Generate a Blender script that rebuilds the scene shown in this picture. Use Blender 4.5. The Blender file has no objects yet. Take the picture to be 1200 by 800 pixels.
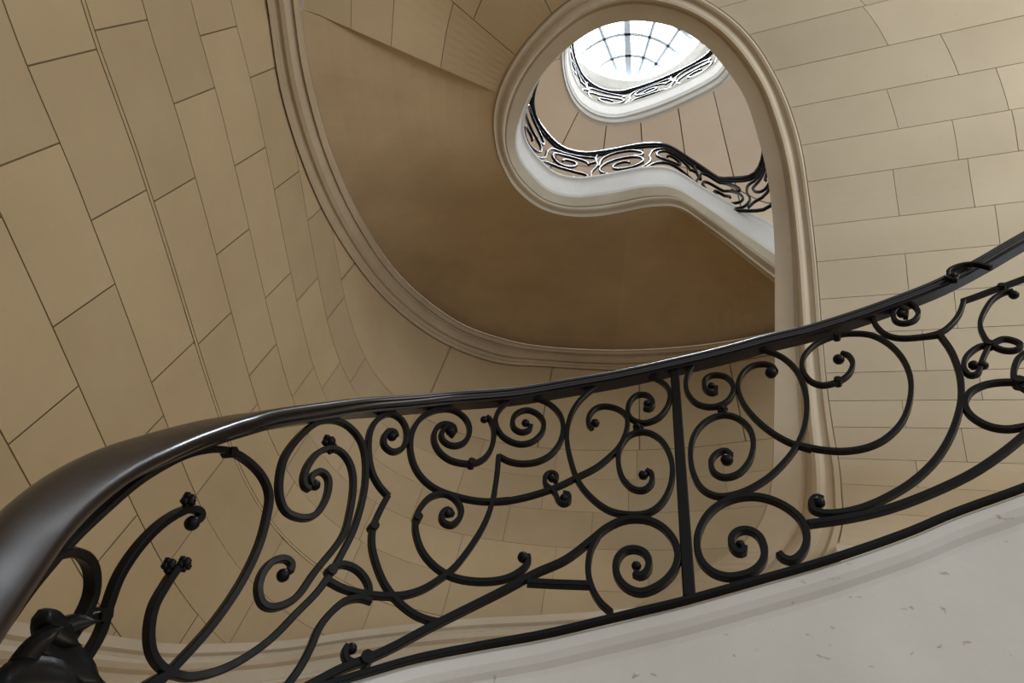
import bpy, bmesh, math, random
from mathutils import Vector, Matrix
random.seed(7)
scene = bpy.context.scene
col = scene.collection

# ------------------------------------------------------------------ camera
FPX = 760.0                       # focal length in pixels of the 1200 x 800 frame
ZEN = (746.0, -95.0)             # where all upright lines meet
EYE = 1.6
upc = Vector((ZEN[0] - 600, 400 - ZEN[1], -FPX)).normalized()
view = Vector((0, 0, -1))
fwc = (view - upc * view.dot(upc)).normalized()
rtc = fwc.cross(upc)
cam_rot = Matrix((rtc, fwc, upc))          # camera axes -> world axes
cd = bpy.data.cameras.new('camera')
cd.sensor_width = 36.0
cd.lens = 36.0 * FPX / 1200.0
cd.clip_start = 0.02
cam = bpy.data.objects.new('camera', cd)
col.objects.link(cam)
cam.matrix_world = Matrix.Translation((0, 0, EYE)) @ cam_rot.to_4x4()
scene.camera = cam

# ------------------------------------------------------------------ light
scene.view_settings.view_transform = 'Standard'
scene.view_settings.look = 'None'
scene.view_settings.gamma = 1.0
scene.view_settings.use_curve_mapping = False
scene.view_settings.exposure = 0.0
w = bpy.data.worlds.new('daylight')
scene.world = w
w.use_nodes = True
bg = w.node_tree.nodes['Background']
bg.inputs[0].default_value = (0.86, 0.93, 1.0, 1)
bg.inputs[1].default_value = 1.0


def area(name, loc, target, sx, sy, power, colr):
    l = bpy.data.lights.new(name, 'AREA')
    l.shape = 'RECTANGLE'
    l.size, l.size_y, l.energy, l.color = sx, sy, power, colr
    o = bpy.data.objects.new(name, l)
    col.objects.link(o)
    o.location = loc
    o.rotation_euler = (Vector(target) - Vector(loc)).to_track_quat('-Z', 'Y').to_euler()
    return o


area('sky_above_glass', (0.9, 1.7, 16.5), (0.6, 1.5, 0), 4.0, 4.0, 2600, (0.86, 0.93, 1.0))
area('left_wall_fill', (2.7, -1.3, 4.4), (-1.9, 1.3, 5.2), 1.1, 1.8, 42, (1.0, 0.96, 0.88))  # added fill lamp for the left wall, standing for an unseen window
area('back_wall_fill', (2.4, 1.2, 1.75), (-0.3, 4.0, 3.2), 1.0, 1.4, 80, (1.0, 0.8, 0.56))  # warm fill lamp added to brighten the far wall; its window is assumed

# ------------------------------------------------------------------ helpers
def ray(x, y):
    return cam_rot @ Vector((x - 600, 400 - y, -FPX))


def azt(x, y):
    r = ray(x, y)
    return math.degrees(math.atan2(r.x, r.y)), r.z / math.hypot(r.x, r.y)


def PD(x, y, D):
    r = ray(x, y)
    k = D / math.hypot(r.x, r.y)
    return Vector((r.x * k, r.y * k, r.z * k + EYE))


def PH(x, y, h):
    r = ray(x, y)
    k = h / r.z
    return Vector((r.x * k, r.y * k, h + EYE))


def AZ(a, D, h):
    a = math.radians(a)
    return Vector((D * math.sin(a), D * math.cos(a), h + EYE))


def interp(x, tab):
    if x <= tab[0][0]:
        return tab[0][1]
    for (x0, y0), (x1, y1) in zip(tab, tab[1:]):
        if x <= x1:
            return y0 + (y1 - y0) * (x - x0) / (x1 - x0)
    return tab[-1][1]


def catmull(pts, n=6, closed=False):
    """smooth curve through tuples / vectors of any length"""
    P = [Vector(p) for p in pts]
    out = []
    for i in range(len(P) - 1):
        p0 = P[i - 1] if i > 0 else P[i] * 2 - P[i + 1]
        p1, p2 = P[i], P[i + 1]
        p3 = P[i + 2] if i + 2 < len(P) else P[i + 1] * 2 - P[i]
        for k in range(n):
            t = k / n
            out.append(0.5 * ((2 * p1) + (p2 - p0) * t + (2 * p0 - 5 * p1 + 4 * p2 - p3) * t * t
                              + (3 * p1 - p0 - 3 * p2 + p3) * t ** 3))
    out.append(P[-1].copy())
    return out


def resample(pts, step):
    out = [pts[0].copy()]
    acc = 0.0
    for a, b in zip(pts, pts[1:]):
        L = (b - a).length
        if L < 1e-9:
            continue
        d = step - acc
        while d <= L:
            out.append(a.lerp(b, d / L))
            d += step
        acc = (acc + L) % step
    if (out[-1] - pts[-1]).length > step * 0.3:
        out.append(pts[-1].copy())
    else:
        out[-1] = pts[-1].copy()
    return out


def tag(o, label=None, cat=None, group=None, kind=None):
    if label:
        o['label'] = label
    if cat:
        o['category'] = cat
    if group:
        o['group'] = group
    if kind:
        o['kind'] = kind
    return o


def thing(name, loc, label, cat, group=None):
    e = bpy.data.objects.new(name, None)
    e.location = loc
    e.empty_display_size = 0.1
    col.objects.link(e)
    return tag(e, label, cat, group)


def world_loc(o):
    v = Vector((0, 0, 0))
    while o is not None:
        v = v + o.location
        o = o.parent
    return v


def obj(name, verts, faces, mat, parent=None, smooth=False):
    me = bpy.data.meshes.new(name)
    me.from_pydata([tuple(v) for v in verts], [], faces)
    bm = bmesh.new()
    bm.from_mesh(me)
    bmesh.ops.recalc_face_normals(bm, faces=bm.faces[:])
    bm.to_mesh(me)
    bm.free()
    if smooth:
        me.polygons.foreach_set('use_smooth', [True] * len(me.polygons))
    me.materials.append(mat)
    o = bpy.data.objects.new(name, me)
    col.objects.link(o)
    if parent is not None:
        o.parent = parent
        o.location = -world_loc(parent)
    return o


def grid(rows, closed=False):
    """rows: list of equally long vertex lists -> verts, faces"""
    n = len(rows[0])
    V = [v for r in rows for v in r]
    F = []
    for i in range(len(rows) - 1):
        for j in range(n - 1 + (1 if closed else 0)):
            k = (j + 1) % n
            F.append((i * n + j, i * n + k, (i + 1) * n + k, (i + 1) * n + j))
    return V, F


def sweep(path, normals, section, caps=True):
    """closed section [(a, b)]: a along the given normal, b along tangent x normal"""
    rows = []
    for i, p in enumerate(path):
        t = (path[min(i + 1, len(path) - 1)] - path[max(i - 1, 0)])
        t = t.normalized() if t.length > 1e-9 else Vector((1, 0, 0))
        n = normals[i] if isinstance(normals, list) else normals
        n = (n - t * n.dot(t))
        n = n.normalized() if n.length > 1e-6 else Vector((0, 0, 1))
        b = t.cross(n)
        rows.append([p + n * a + b * c for a, c in section])
    V, F = grid(rows, closed=True)
    if caps:
        m = len(section)
        F.append(tuple(range(m - 1, -1, -1)))
        F.append(tuple((len(rows) - 1) * m + k for k in range(m)))
    return V, F


def rect(a, b, c=0.25):
    a, b = a / 2, b / 2
    k = min(a, b) * c
    return [(a, b - k), (a - k, b), (-a + k, b), (-a, b - k), (-a, -b + k), (-a + k, -b), (a - k, -b), (a, -b + k)]


def ball(name, c, r, mat, parent, squash=(1, 1, 1), seg=10):
    bm = bmesh.new()
    bmesh.ops.create_uvsphere(bm, u_segments=seg, v_segments=max(6, seg * 2 // 3), radius=r)
    for v in bm.verts:
        v.co = Vector((v.co.x * squash[0], v.co.y * squash[1], v.co.z * squash[2])) + c
    V = [v.co.copy() for v in bm.verts]
    F = [tuple(v.index for v in f.verts) for f in bm.faces]
    bm.free()
    return obj(name, V, F, mat, parent, True)


# ------------------------------------------------------------------ materials
def stone(name, c1, c2, scale=1.6, bump=0.25, rough=0.85, pits=0.0):
    m = bpy.data.materials.new(name)
    m.use_nodes = True
    nt = m.node_tree
    N, L = nt.nodes, nt.links
    b = N['Principled BSDF']
    b.inputs['Roughness'].default_value = rough
    b.inputs['Specular IOR Level'].default_value = 0.25
    tc = N.new('ShaderNodeTexCoord')
    oi = N.new('ShaderNodeObjectInfo')
    n1 = N.new('ShaderNodeTexNoise')
    n1.inputs['Scale'].default_value = scale
    n1.inputs['Detail'].default_value = 6
    n1.inputs['Roughness'].default_value = 0.6
    L.new(tc.outputs['Object'], n1.inputs['Vector'])
    n2 = N.new('ShaderNodeTexNoise')
    n2.inputs['Scale'].default_value = scale * 14
    n2.inputs['Detail'].default_value = 4
    L.new(tc.outputs['Object'], n2.inputs['Vector'])
    mx = N.new('ShaderNodeMix')
    mx.data_type = 'RGBA'
    mx.inputs['A'].default_value = (*c1, 1)
    mx.inputs['B'].default_value = (*c2, 1)
    rmp = N.new('ShaderNodeMapRange')
    rmp.inputs['From Min'].default_value = 0.32
    rmp.inputs['From Max'].default_value = 0.68
    L.new(n1.outputs['Fac'], rmp.inputs['Value'])
    L.new(rmp.outputs['Result'], mx.inputs['Factor'])
    hsv = N.new('ShaderNodeHueSaturation')           # each block a little different
    rr = N.new('ShaderNodeMapRange')
    rr.inputs['To Min'].default_value = 0.93
    rr.inputs['To Max'].default_value = 1.06
    L.new(oi.outputs['Random'], rr.inputs['Value'])
    L.new(rr.outputs['Result'], hsv.inputs['Value'])
    L.new(mx.outputs['Result'], hsv.inputs['Color'])
    last = hsv.outputs['Color']
    hgt = n2.outputs['Fac']
    if pits > 0:
        n3 = N.new('ShaderNodeTexVoronoi')
        n3.inputs['Scale'].default_value = 13
        mp = N.new('ShaderNodeMapping')
        mp.inputs['Scale'].default_value = (1, 1, 2.4)
        L.new(tc.outputs['Object'], mp.inputs['Vector'])
        ad = N.new('ShaderNodeVectorMath')
        ad.operation = 'ADD'
        sc_ = N.new('ShaderNodeVectorMath')
        sc_.operation = 'SCALE'
        sc_.inputs['Scale'].default_value = 0.12
        L.new(n2.outputs['Color'], sc_.inputs[0])
        L.new(mp.outputs['Vector'], ad.inputs[0])
        L.new(sc_.outputs['Vector'], ad.inputs[1])
        L.new(ad.outputs['Vector'], n3.inputs['Vector'])
        pr = N.new('ShaderNodeMapRange')
        pr.inputs['From Min'].default_value = 0.05
        pr.inputs['From Max'].default_value = 0.13
        L.new(n3.outputs['Distance'], pr.inputs['Value'])
        mul = N.new('ShaderNodeMix')
        mul.data_type = 'RGBA'
        mul.inputs['A'].default_value = (0.30, 0.25, 0.19, 1)
        L.new(pr.outputs['Result'], mul.inputs['Factor'])
        L.new(last, mul.inputs['B'])
        m2 = N.new('ShaderNodeMix')
        m2.data_type = 'RGBA'
        m2.inputs['Factor'].default_value = pits
        L.new(last, m2.inputs['A'])
        L.new(mul.outputs['Result'], m2.inputs['B'])
        last = m2.outputs['Result']
    L.new(last, b.inputs['Base Color'])
    bp = N.new('ShaderNodeBump')
    bp.inputs['Strength'].default_value = bump
    bp.inputs['Distance'].default_value = 0.004
    L.new(hgt, bp.inputs['Height'])
    L.new(bp.outputs['Normal'], b.inputs['Normal'])
    return m


def plain(name, c, rough=0.5, metal=0.0, spec=0.5, noise=0.0, bump=0.0, coat=0.0):
    m = bpy.data.materials.new(name)
    m.use_nodes = True
    nt = m.node_tree
    N, L = nt.nodes, nt.links
    b = N['Principled BSDF']
    b.inputs['Base Color'].default_value = (*c, 1)
    b.inputs['Roughness'].default_value = rough
    b.inputs['Metallic'].default_value = metal
    b.inputs['Specular IOR Level'].default_value = spec
    b.inputs['Coat Weight'].default_value = coat
    b.inputs['Coat Roughness'].default_value = 0.12
    if noise or bump:
        tc = N.new('ShaderNodeTexCoord')
        n1 = N.new('ShaderNodeTexNoise')
        n1.inputs['Scale'].default_value = 45
        n1.inputs['Detail'].default_value = 5
        L.new(tc.outputs['Object'], n1.inputs['Vector'])
        mr = N.new('ShaderNodeMapRange')
        mr.inputs['To Min'].default_value = max(0.05, rough - noise)
        mr.inputs['To Max'].default_value = min(1.0, rough + noise)
        L.new(n1.outputs['Fac'], mr.inputs['Value'])
        L.new(mr.outputs['Result'], b.inputs['Roughness'])
        bp = N.new('ShaderNodeBump')
        bp.inputs['Strength'].default_value = bump
        bp.inputs['Distance'].default_value = 0.002
        L.new(n1.outputs['Fac'], bp.inputs['Height'])
        L.new(bp.outputs['Normal'], b.inputs['Normal'])
    return m


M_WALL = stone('tan_limestone', (0.50, 0.385, 0.235), (0.44, 0.33, 0.195), 1.3)
M_VAULT = stone('pale_limestone', (0.63, 0.56, 0.43), (0.56, 0.49, 0.37), 1.3, pits=0.12)
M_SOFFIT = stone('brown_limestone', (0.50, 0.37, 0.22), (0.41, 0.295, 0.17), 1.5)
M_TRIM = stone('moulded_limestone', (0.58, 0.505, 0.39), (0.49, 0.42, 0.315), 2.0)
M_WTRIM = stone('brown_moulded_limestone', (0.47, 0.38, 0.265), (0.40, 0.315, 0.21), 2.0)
M_STRING = stone('white_limestone', (0.62, 0.59, 0.54), (0.54, 0.51, 0.46), 1.8, pits=0.7)
M_UPPER = stone('rosy_limestone', (0.80, 0.68, 0.54), (0.74, 0.61, 0.47), 1.2)
M_PLASTER = stone('white_plaster', (0.70, 0.67, 0.61), (0.64, 0.60, 0.54), 1.2, bump=0.1)
M_DRUM = stone('drum_plaster', (0.60, 0.57, 0.52), (0.54, 0.51, 0.46), 1.2, bump=0.1)
M_MORTAR = stone('mortar', (0.30, 0.22, 0.135), (0.24, 0.17, 0.105), 5.0)
M_FLOOR = stone('floor_stone', (0.42, 0.35, 0.27), (0.36, 0.30, 0.23), 1.2)
M_IRON = plain('wrought_iron', (0.004, 0.0038, 0.004), 0.38, 0.0, 0.13, 0.12, 0.35)
M_RAIL = plain('polished_handrail', (0.010, 0.007, 0.007), 0.30, 0.0, 0.3, 0.05, 0.03, coat=0.2)
M_BAR = plain('grey_painted_metal', (0.42, 0.48, 0.56), 0.5)
mg = bpy.data.materials.new('skylight_glass')
mg.use_nodes = True
nt = mg.node_tree
for n in list(nt.nodes):
    if n.type != 'OUTPUT_MATERIAL':
        nt.nodes.remove(n)
tr = nt.nodes.new('ShaderNodeBsdfTransparent')
tl = nt.nodes.new('ShaderNodeBsdfTranslucent')
tl.inputs['Color'].default_value = (0.9, 0.95, 1, 1)
ms = nt.nodes.new('ShaderNodeMixShader')
ns = nt.nodes.new('ShaderNodeTexNoise')
ns.inputs['Scale'].default_value = 3.0
mr = nt.nodes.new('ShaderNodeMapRange')
mr.inputs['To Min'].default_value = 0.1
mr.inputs['To Max'].default_value = 0.4
nt.links.new(ns.outputs['Fac'], mr.inputs['Value'])
nt.links.new(mr.outputs['Result'], ms.inputs['Fac'])
nt.links.new(tr.outputs[0], ms.inputs[1])
nt.links.new(tl.outputs[0], ms.inputs[2])
nt.links.new(ms.outputs[0], nt.nodes['Material Output'].inputs['Surface'])

# ------------------------------------------------------------------ outer wall
WALL_D = [(-140, 2.9), (-110, 2.25), (-90, 2.08), (-80, 2.07), (-70, 2.11), (-64, 2.15), (-57, 2.20), (-50, 2.31), (-44, 2.45), (-40, 2.57),
          (-35, 2.76), (-30, 3.0), (-25, 3.3), (-20, 3.65), (-16, 3.85), (-12, 4.0), (-6, 4.08), (0, 4.06), (10, 3.96), (20, 3.88), (35, 3.85), (62, 4.2)]


def wd(a):
    s = 0.0
    for k in (-4, -2, 0, 2, 4):
        s += interp(a + k, WALL_D)
    return s / 5


# moulding that runs where the vault of the upper flight meets the wall
MOULD_IN = [(346, -60), (352, 12), (363, 86), (386, 172), (421, 253), (467, 322), (530, 374), (587, 397), (640, 407),
            (720, 411), (790, 408), (850, 401), (915, 388), (980, 370)]
MOULD_OUT = [(300, -60), (313, 0), (329, 104), (357, 195), (392, 270), (444, 342), (507, 394), (576, 423), (640, 429),
             (720, 433), (790, 430), (850, 424), (915, 412), (980, 395)]


def on_wall(x, y, off=0.0):
    a, t = azt(x, y)
    return PD(x, y, wd(a) - off)


def az_h(pts):
    out = []
    for x, y in pts:
        a, t = azt(x, y)
        out.append((a, t * wd(a)))
    return sorted(out)


mo = az_h([tuple(p) for p in catmull(MOULD_OUT, 3)])
mo = [(-150, mo[0][1])] + mo
ARC = [(-150, 4.33), (80, 4.33)]        # top of the regular courses


def wall_top(a):
    return interp(a, mo) + 0.03


def course(k, a):
    return 2.53 + 0.36 * k


def strip(name, mat, parent, azs, lo, hi, d0, d1):
    """a curved block between two height functions"""
    F0 = [AZ(a, wd(a) - d1, lo(a)) for a in azs]
    F1 = [AZ(a, wd(a) - d1, hi(a)) for a in azs]
    B0 = [AZ(a, wd(a) - d0, lo(a)) for a in azs]
    B1 = [AZ(a, wd(a) - d0, hi(a)) for a in azs]
    V, F = grid([B0, F0, F1, B1])
    n = len(azs)
    F += [(0, n, 2 * n, 3 * n), (n - 1, 2 * n - 1, 3 * n - 1, 4 * n - 1)]
    return obj(name, V, F, mat, parent)


def frange(a, b, step):
    n = max(1, int(math.ceil((b - a) / step)))
    return [a + (b - a) * i / n for i in range(n + 1)]


azs = frange(-135, 62, 3)
rows = [[AZ(a, wd(a) + 0.25, -1.6) for a in azs], [AZ(a, wd(a) + 0.012, -1.6) for a in azs],
        [AZ(a, wd(a) + 0.012, 6.6) for a in azs], [AZ(a, wd(a) + 0.25, 6.6) for a in azs]]
V, F = grid(rows, closed=False)
wall = tag(obj('wall_left', V, F, M_MORTAR), kind='structure')

JOINT = {-3: [(68, 472)], -2: [(37, 180), (108, 351)], -1: [(75, 67), (138, 241), (207, 420)], 0: [(201, 224), (251, 385)],
         1: [(228, 112), (272, 284), (310, 419)], 2: [(257, 36), (292, 184), (328, 332)], 3: [(335, 212), (362, 337)],
         4: [(370, 250), (395, 359), (418, 436)]}
GAP = 0.0032
ARCL = [(-125.0, 0.0)]                              # azimuth -> run along the wall
a = -125.0
while a < 60:
    p, q = AZ(a, wd(a), 0), AZ(a + 0.5, wd(a + 0.5), 0)
    ARCL.append((a + 0.5, ARCL[-1][1] + (q - p).length))
    a += 0.5
LARC = [(l, a) for a, l in ARCL]
for k in range(-9, 6):
    if k in JOINT:
        js = [interp(azt(*p)[0], ARCL) for p in JOINT[k]]
    else:
        js = [interp(-45, ARCL) + 0.36 * (k % 2) + random.uniform(-0.08, 0.08)]
    while js[0] > 0.9:
        js.insert(0, js[0] - 0.68 + random.uniform(-0.06, 0.06))
    while js[-1] < ARCL[-1][1] - 0.9:
        js.append(js[-1] + 0.72 + random.uniform(-0.06, 0.06))
    for l0, l1 in zip(js, js[1:]):
        # trim the block where the moulding covers it
        gp = GAP if interp(l1, LARC) < -16 else GAP * 0.45
        cols = [interp(l, LARC) for l in frange(l0 + gp, l1 - gp, 0.09)]

        def lo(a, k=k, gp=gp):
            return course(k, a) + gp + (0.022 if k == 0 else 0.0)

        def hi(a, k=k, gp=gp):
            return min(course(k + 1, a) - gp, 4.33 - GAP, wall_top(a))
        keep = [a for a in cols if hi(a) - lo(a) > 0.015]
        if len(keep) < 2:
            continue
        strip('stone_block', M_WALL, wall, keep, lo, hi, -0.02, 0.0)
for l0 in frange(0.3, ARCL[-1][1] - 0.4, 1.9)[:-1]:           # thin bed course seen as a double joint
    cols = [interp(l, LARC) for l in frange(l0 + GAP, l0 + 1.88, 0.12)]
    strip('stone_block', M_WALL, wall, cols, lambda a: course(0, a) + GAP, lambda a: course(0, a) + 0.019, -0.02, 0.0)
# arch stones between the courses and the moulding
va = [-50, -27, -8.5, 7, 20, 33, 47, 61]
for a0, a1 in zip(va, va[1:]):
    cols = frange(a0 + 0.08, a1 - 0.08, 1.0)
    cols = [a for a in cols if wall_top(a) - interp(a, ARC) > 0.03]
    if len(cols) > 1:
        strip('stone_block', M_WALL, wall, cols, lambda a: interp(a, ARC) + GAP, wall_top, -0.02, 0.0)

# moulding (trim_1)
mi3 = [on_wall(p.x, p.y, 0.13) for p in catmull([(a, b) for a, b in MOULD_IN], 5)]
mo3 = [on_wall(p.x, p.y, 0.0) for p in catmull([(a, b) for a, b in MOULD_OUT], 5)]
h_in, h_out = mi3[0].z - EYE, mo3[0].z - EYE
pre_az = (-112, -104, -96, -88, -80, -74)
mi3 = [AZ(a, wd(a) - 0.13, h_in) for a in pre_az if a < azt(*MOULD_IN[0])[0] - 1] + mi3
mo3 = [AZ(a, wd(a), h_out) for a in pre_az if a < azt(*MOULD_OUT[0])[0] - 1] + mo3
n = min(len(mi3), len(mo3))
mi3, mo3 = mi3[-n:], mo3[-n:]
prof = [(0.0, -0.03), (0.0, 0.035), (0.12, 0.045), (0.16, 0.02), (0.28, 0.02), (0.36, 0.055), (0.5, 0.075), (0.64, 0.06),
        (0.72, 0.03), (0.78, 0.03), (0.80, 0.055), (0.95, 0.06), (1.0, 0.04), (1.02, -0.06)]


def loft(A, B, prof, toward):
    rows = []
    for a, b, t in zip(A, B, toward):
        rows.append([a.lerp(b, w) + t * o for w, o in prof])
    return grid(rows)


tw = [(Vector((0, 0, EYE)) - (a + b) / 2).normalized() for a, b in zip(mo3, mi3)]
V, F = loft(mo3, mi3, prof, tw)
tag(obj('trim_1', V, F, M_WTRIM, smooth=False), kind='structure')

# dado moulding at the foot of the wall beyond the lower flight (baseboard_back)
DADO = [(-260, 690), (-60, 715), (60, 735), (127, 744), (192, 753), (245, 754), (335, 750), (415, 739), (490, 730), (560, 724),
        (637, 720), (710, 715), (790, 706), (860, 694)]
dp = [on_wall(p.x, p.y, 0.10) for p in catmull(DADO, 5)]
rows = []
for p in dp:
    r = Vector((p.x, p.y, 0)).normalized()
    sec = [(0.14, 0.03), (0.0, 0.0), (0.0, -0.05), (0.025, -0.06), (0.025, -0.075), (-0.005, -0.09), (-0.02, -0.115), (-0.005, -0.14),
           (0.03, -0.15), (0.045, -0.22), (0.03, -0.23), (0.03, -0.25), (0.06, -0.26), (0.06, -0.9)]
    rows.append([p + r * a + Vector((0, 0, b)) for a, b in sec])
V, F = grid(rows)
tag(obj('baseboard_back', V, F, M_TRIM), kind='structure')

# ------------------------------------------------------------------ upper flight: ring, vault, soffit
G = -ray(-890, 480).normalized()                  # the joints of the vault run this way
# pairs of pixels (inner edge, outer edge of the moulded string), then distance 'd' or height 'h' of the inner edge
RING = [((745, 711), (870, 740), 'h', 2.72), ((800, 682), (935, 705), 'h', 2.72), ((850, 652), (975, 655), 'h', 2.73),
        ((885, 622), (988, 612), 'h', 2.76), ((900, 590), (987, 580), 'h', 2.80), ((906, 550), (984, 545), 'h', 2.86),
        ((907, 500), (976, 500), 'h', 2.97), ((908, 450), (969, 448), 'h', 3.12), ((908, 400), (964, 392), 'h', 3.28),
        ((908, 350), (960, 340), 'h', 3.44), ((908, 300), (955, 285), 'h', 3.60), ((905, 250), (949, 235), 'h', 3.76),
        ((898, 200), (941, 180), 'h', 3.90), ((888, 160), (929, 135), 'h', 4.02), ((873, 115), (911, 92), 'h', 4.12),
        ((850, 80), (884, 48), 'h', 4.20), ((825, 52), (850, 15), 'h', 4.27), ((795, 33), (806, -10), 'h', 4.33),
        ((760, 25), (757, -22), 'h', 4.39), ((730, 25), (712, -18), 'h', 4.45), ((700, 33), (668, 0), 'h', 4.52),
        ((672, 50), (635, 28), 'h', 4.59), ((648, 72), (608, 60), 'h', 4.67), ((628, 98), (588, 95), 'h', 4.76),
        ((613, 128), (578, 130), 'h', 4.85), ((604, 158), (579, 165), 'h', 4.94), ((606, 180), (587, 194), 'h', 5.03),
        ((618, 200), (603, 222), 'h', 5.12), ((642, 223), (630, 244), 'h', 5.22), ((671, 231), (662, 254), 'h', 5.33),
        ((700, 229), (695, 255), 'h', 5.42), ((725, 225), (724, 251), 'h', 5.50), ((758, 219), (762, 244), 'h', 5.56),
        ((791, 221), (795, 245), 'h', 5.58), ((828, 243), (825, 264), 'h', 5.50), ((865, 269), (856, 287), 'h', 5.30),
        ((893, 288), (882, 308), 'h', 5.10), ((915, 303), (905, 326), 'h', 5.00), ((940, 322), (930, 346), 'h', 4.95)]
K1, K4 = [], []
for i, (p, q, mode, v) in enumerate(RING):
    a = PD(*p, v) if mode == 'd' else PH(*p, v)
    drop = interp(i, [(0, 0.20), (1, 0.17), (2, 0.07), (3, 0.0), (4, 0.0), (5, 0.02), (7, 0.04), (12, 0.055), (16, 0.05), (24, 0.07), (28, 0.14), (38, 0.16)])
    b = PH(*q, v - drop)
    K1.append(a)
    K4.append(b)
K1 = catmull(K1, 5)
K4 = catmull(K4, 5)
NS = 5
prof = [(-0.01, -0.02), (0.0, 0.0), (0.42, 0.0), (0.46, -0.012), (0.50, -0.012), (0.53, 0.012), (0.58, 0.032), (0.64, 0.042),
        (0.70, 0.036), (0.75, 0.015), (0.79, 0.0), (0.88, 0.0), (0.90, 0.018), (0.97, 0.018), (1.0, -0.03)]
tw = []
for i in range(len(K1)):
    t = (K1[min(i + 1, len(K1) - 1)] - K1[max(i - 1, 0)]).normalized()
    n = t.cross(K4[i] - K1[i]).normalized()
    if n.dot(Vector((0, 0, EYE)) - K1[i]) < 0:
        n = -n
    tw.append(n)
up_st = thing('staircase', (0, 0, 1.6), 'upper curving stone flight with pale moulded string and brown vaulted underside', 'staircase')
V, F = loft(K1, K4, prof, tw)
o = obj('string_moulding', V, F, M_TRIM, up_st, False)
o['label'] = 'rounded stone moulding along the edge of the flight'

def face_h(i):                                    # height of the string face along the ring points
    return interp(i / NS, [(9, 0.45), (24, 0.45), (27, 0.47), (31, 0.57), (36, 0.52)])


# inner face of the string, standing above the moulding
FI = 16 * NS                                       # first index that carries a face
TURN = [(876, 203, 6.45), (887, 191, 6.50), (890, 170, 6.58), (884, 140, 6.7), (872, 104, 6.85), (850, 75, 7.0)]
RAILH = 0.86


base_path = [K1[i] + Vector((0, 0, face_h(i))) for i in range(FI, 35 * NS + 1)]
turn_pts = [PH(x, y, h) - Vector((0, 0, RAILH)) for x, y, h in TURN]
ext = catmull([base_path[-1]] + turn_pts, 6)[1:]
base_path = base_path + ext
out_n = []
for i in range(len(base_path)):
    t = base_path[min(i + 1, len(base_path) - 1)] - base_path[max(i - 1, 0)]
    t.z = 0
    t.normalize()
    out_n.append(Vector((-t.y, t.x, 0)))          # away from the open well
rows = []
for i in range(FI, len(K1)):
    l = K1[i]
    b = l + Vector((0, 0, face_h(i) + interp(i / NS, [(34, 0.0), (36, 0.22), (38, 0.42)])))
    n = out_n[min(i - FI, 35 * NS - FI - 2)]
    rows.append([l + n * 0.16, l + n * 0.0, l.lerp(b, 0.08) - n * 0.006, l.lerp(b, 0.11) + n * 0.012, l.lerp(b, 0.9) + n * 0.012,
                 l.lerp(b, 0.93) - n * 0.004, b - n * 0.004, b + n * 0.15])
V, F = grid(rows)
obj('string', V, F, M_STRING, up_st)
# vault over the right hand side: every joint is a straight horizontal line
vault_rows = [(988, 640), (988, 600), (985, 569), (982, 536), (976, 504), (971, 470), (968, 434), (964, 397), (961, 355), (957, 311),
              (952, 262), (946, 217), (939, 174), (926, 125), (906, 82), (879, 42), (845, 11), (800, -13)]
dense = K4


def on_ring(x, y):
    """index into K4 of the ring point nearest to this pixel"""
    best, bi = 1e9, 0
    for i, p in enumerate(dense[:22 * NS]):
        c = cam_rot.transposed() @ (p - Vector((0, 0, EYE)))
        px, py = 600 + FPX * c.x / -c.z, 400 - FPX * c.y / -c.z
        d = (px - x) ** 2 + (py - y) ** 2
        if d < best:
            best, bi = d, i
    return bi


def s_at_x(P, x):
    """distance along G from P to where the line shows at pixel column x"""
    c0 = cam_rot.transposed() @ (P - Vector((0, 0, EYE)))
    c1 = cam_rot.transposed() @ G
    # (c0.x + s c1.x) * F = -(x-600) (c0.z + s c1.z)
    k = (x - 600) / FPX
    return -(c0.x + k * c0.z) / (c1.x + k * c1.z)


VLEN = 3.4
vi = [on_ring(*p) for p in vault_rows]
lo_i, hi_i = vi[0], vi[-1]
rng = list(range(min(vi), max(vi) + 1))
back = [(dense[i] - tw[i] * 0.02) for i in rng]
V, F = grid([[p + G * s for s in (0.0, 1.0, 2.2, VLEN)] for p in back])
vault = tag(obj('ceiling', V, F, M_MORTAR, None, True), kind='structure')
VJ = {14: [1030], 13: [1116], 12: [1048, 1177], 11: [1120, 1190], 10: [1051, 1139], 9: [1169], 8: [1063], 7: [1120],
      6: [1083], 5: [1150], 4: [1060], 3: [1130], 2: [1075]}
for r in range(len(vi) - 1):
    i0, i1 = sorted((vi[r], vi[r + 1]))
    if i1 - i0 < 1:
        continue
    seg = list(range(i0, i1 + 1))
    pm = dense[(i0 + i1) // 2]
    xs = VJ.get(r, [random.choice((1000, 1090))])
    ss = [0.0]
    for x in xs:
        s = s_at_x(pm, x)
        if ss[-1] + 0.15 < s < VLEN:
            ss.append(s)
    while ss[-1] < VLEN - 0.3:
        ss.append(min(VLEN, ss[-1] + random.uniform(0.65, 0.9)))
    P = [dense[i].copy() for i in seg]
    N_ = [tw[i] for i in seg]
    # trim the block at its joints
    if len(P) > 1:
        P[0] = P[0] + (P[1] - P[0]).normalized() * GAP * 0.4
        P[-1] = P[-1] + (P[-2] - P[-1]).normalized() * GAP * 0.4
    for s0, s1 in zip(ss, ss[1:]):
        a, b = s0 + GAP * 0.4, s1 - GAP * 0.4
        F0 = [p + G * a for p in P]
        F1 = [p + G * b for p in P]
        B0 = [p + G * a - n * 0.018 for p, n in zip(P, N_)]
        B1 = [p + G * b - n * 0.018 for p, n in zip(P, N_)]
        V, F = grid([B0, F0, F1, B1])
        n = len(P)
        F += [(0, n, 2 * n, 3 * n), (n - 1, 2 * n - 1, 3 * n - 1, 4 * n - 1)]
        obj('stone_block', V, F, M_VAULT, vault)

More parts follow.
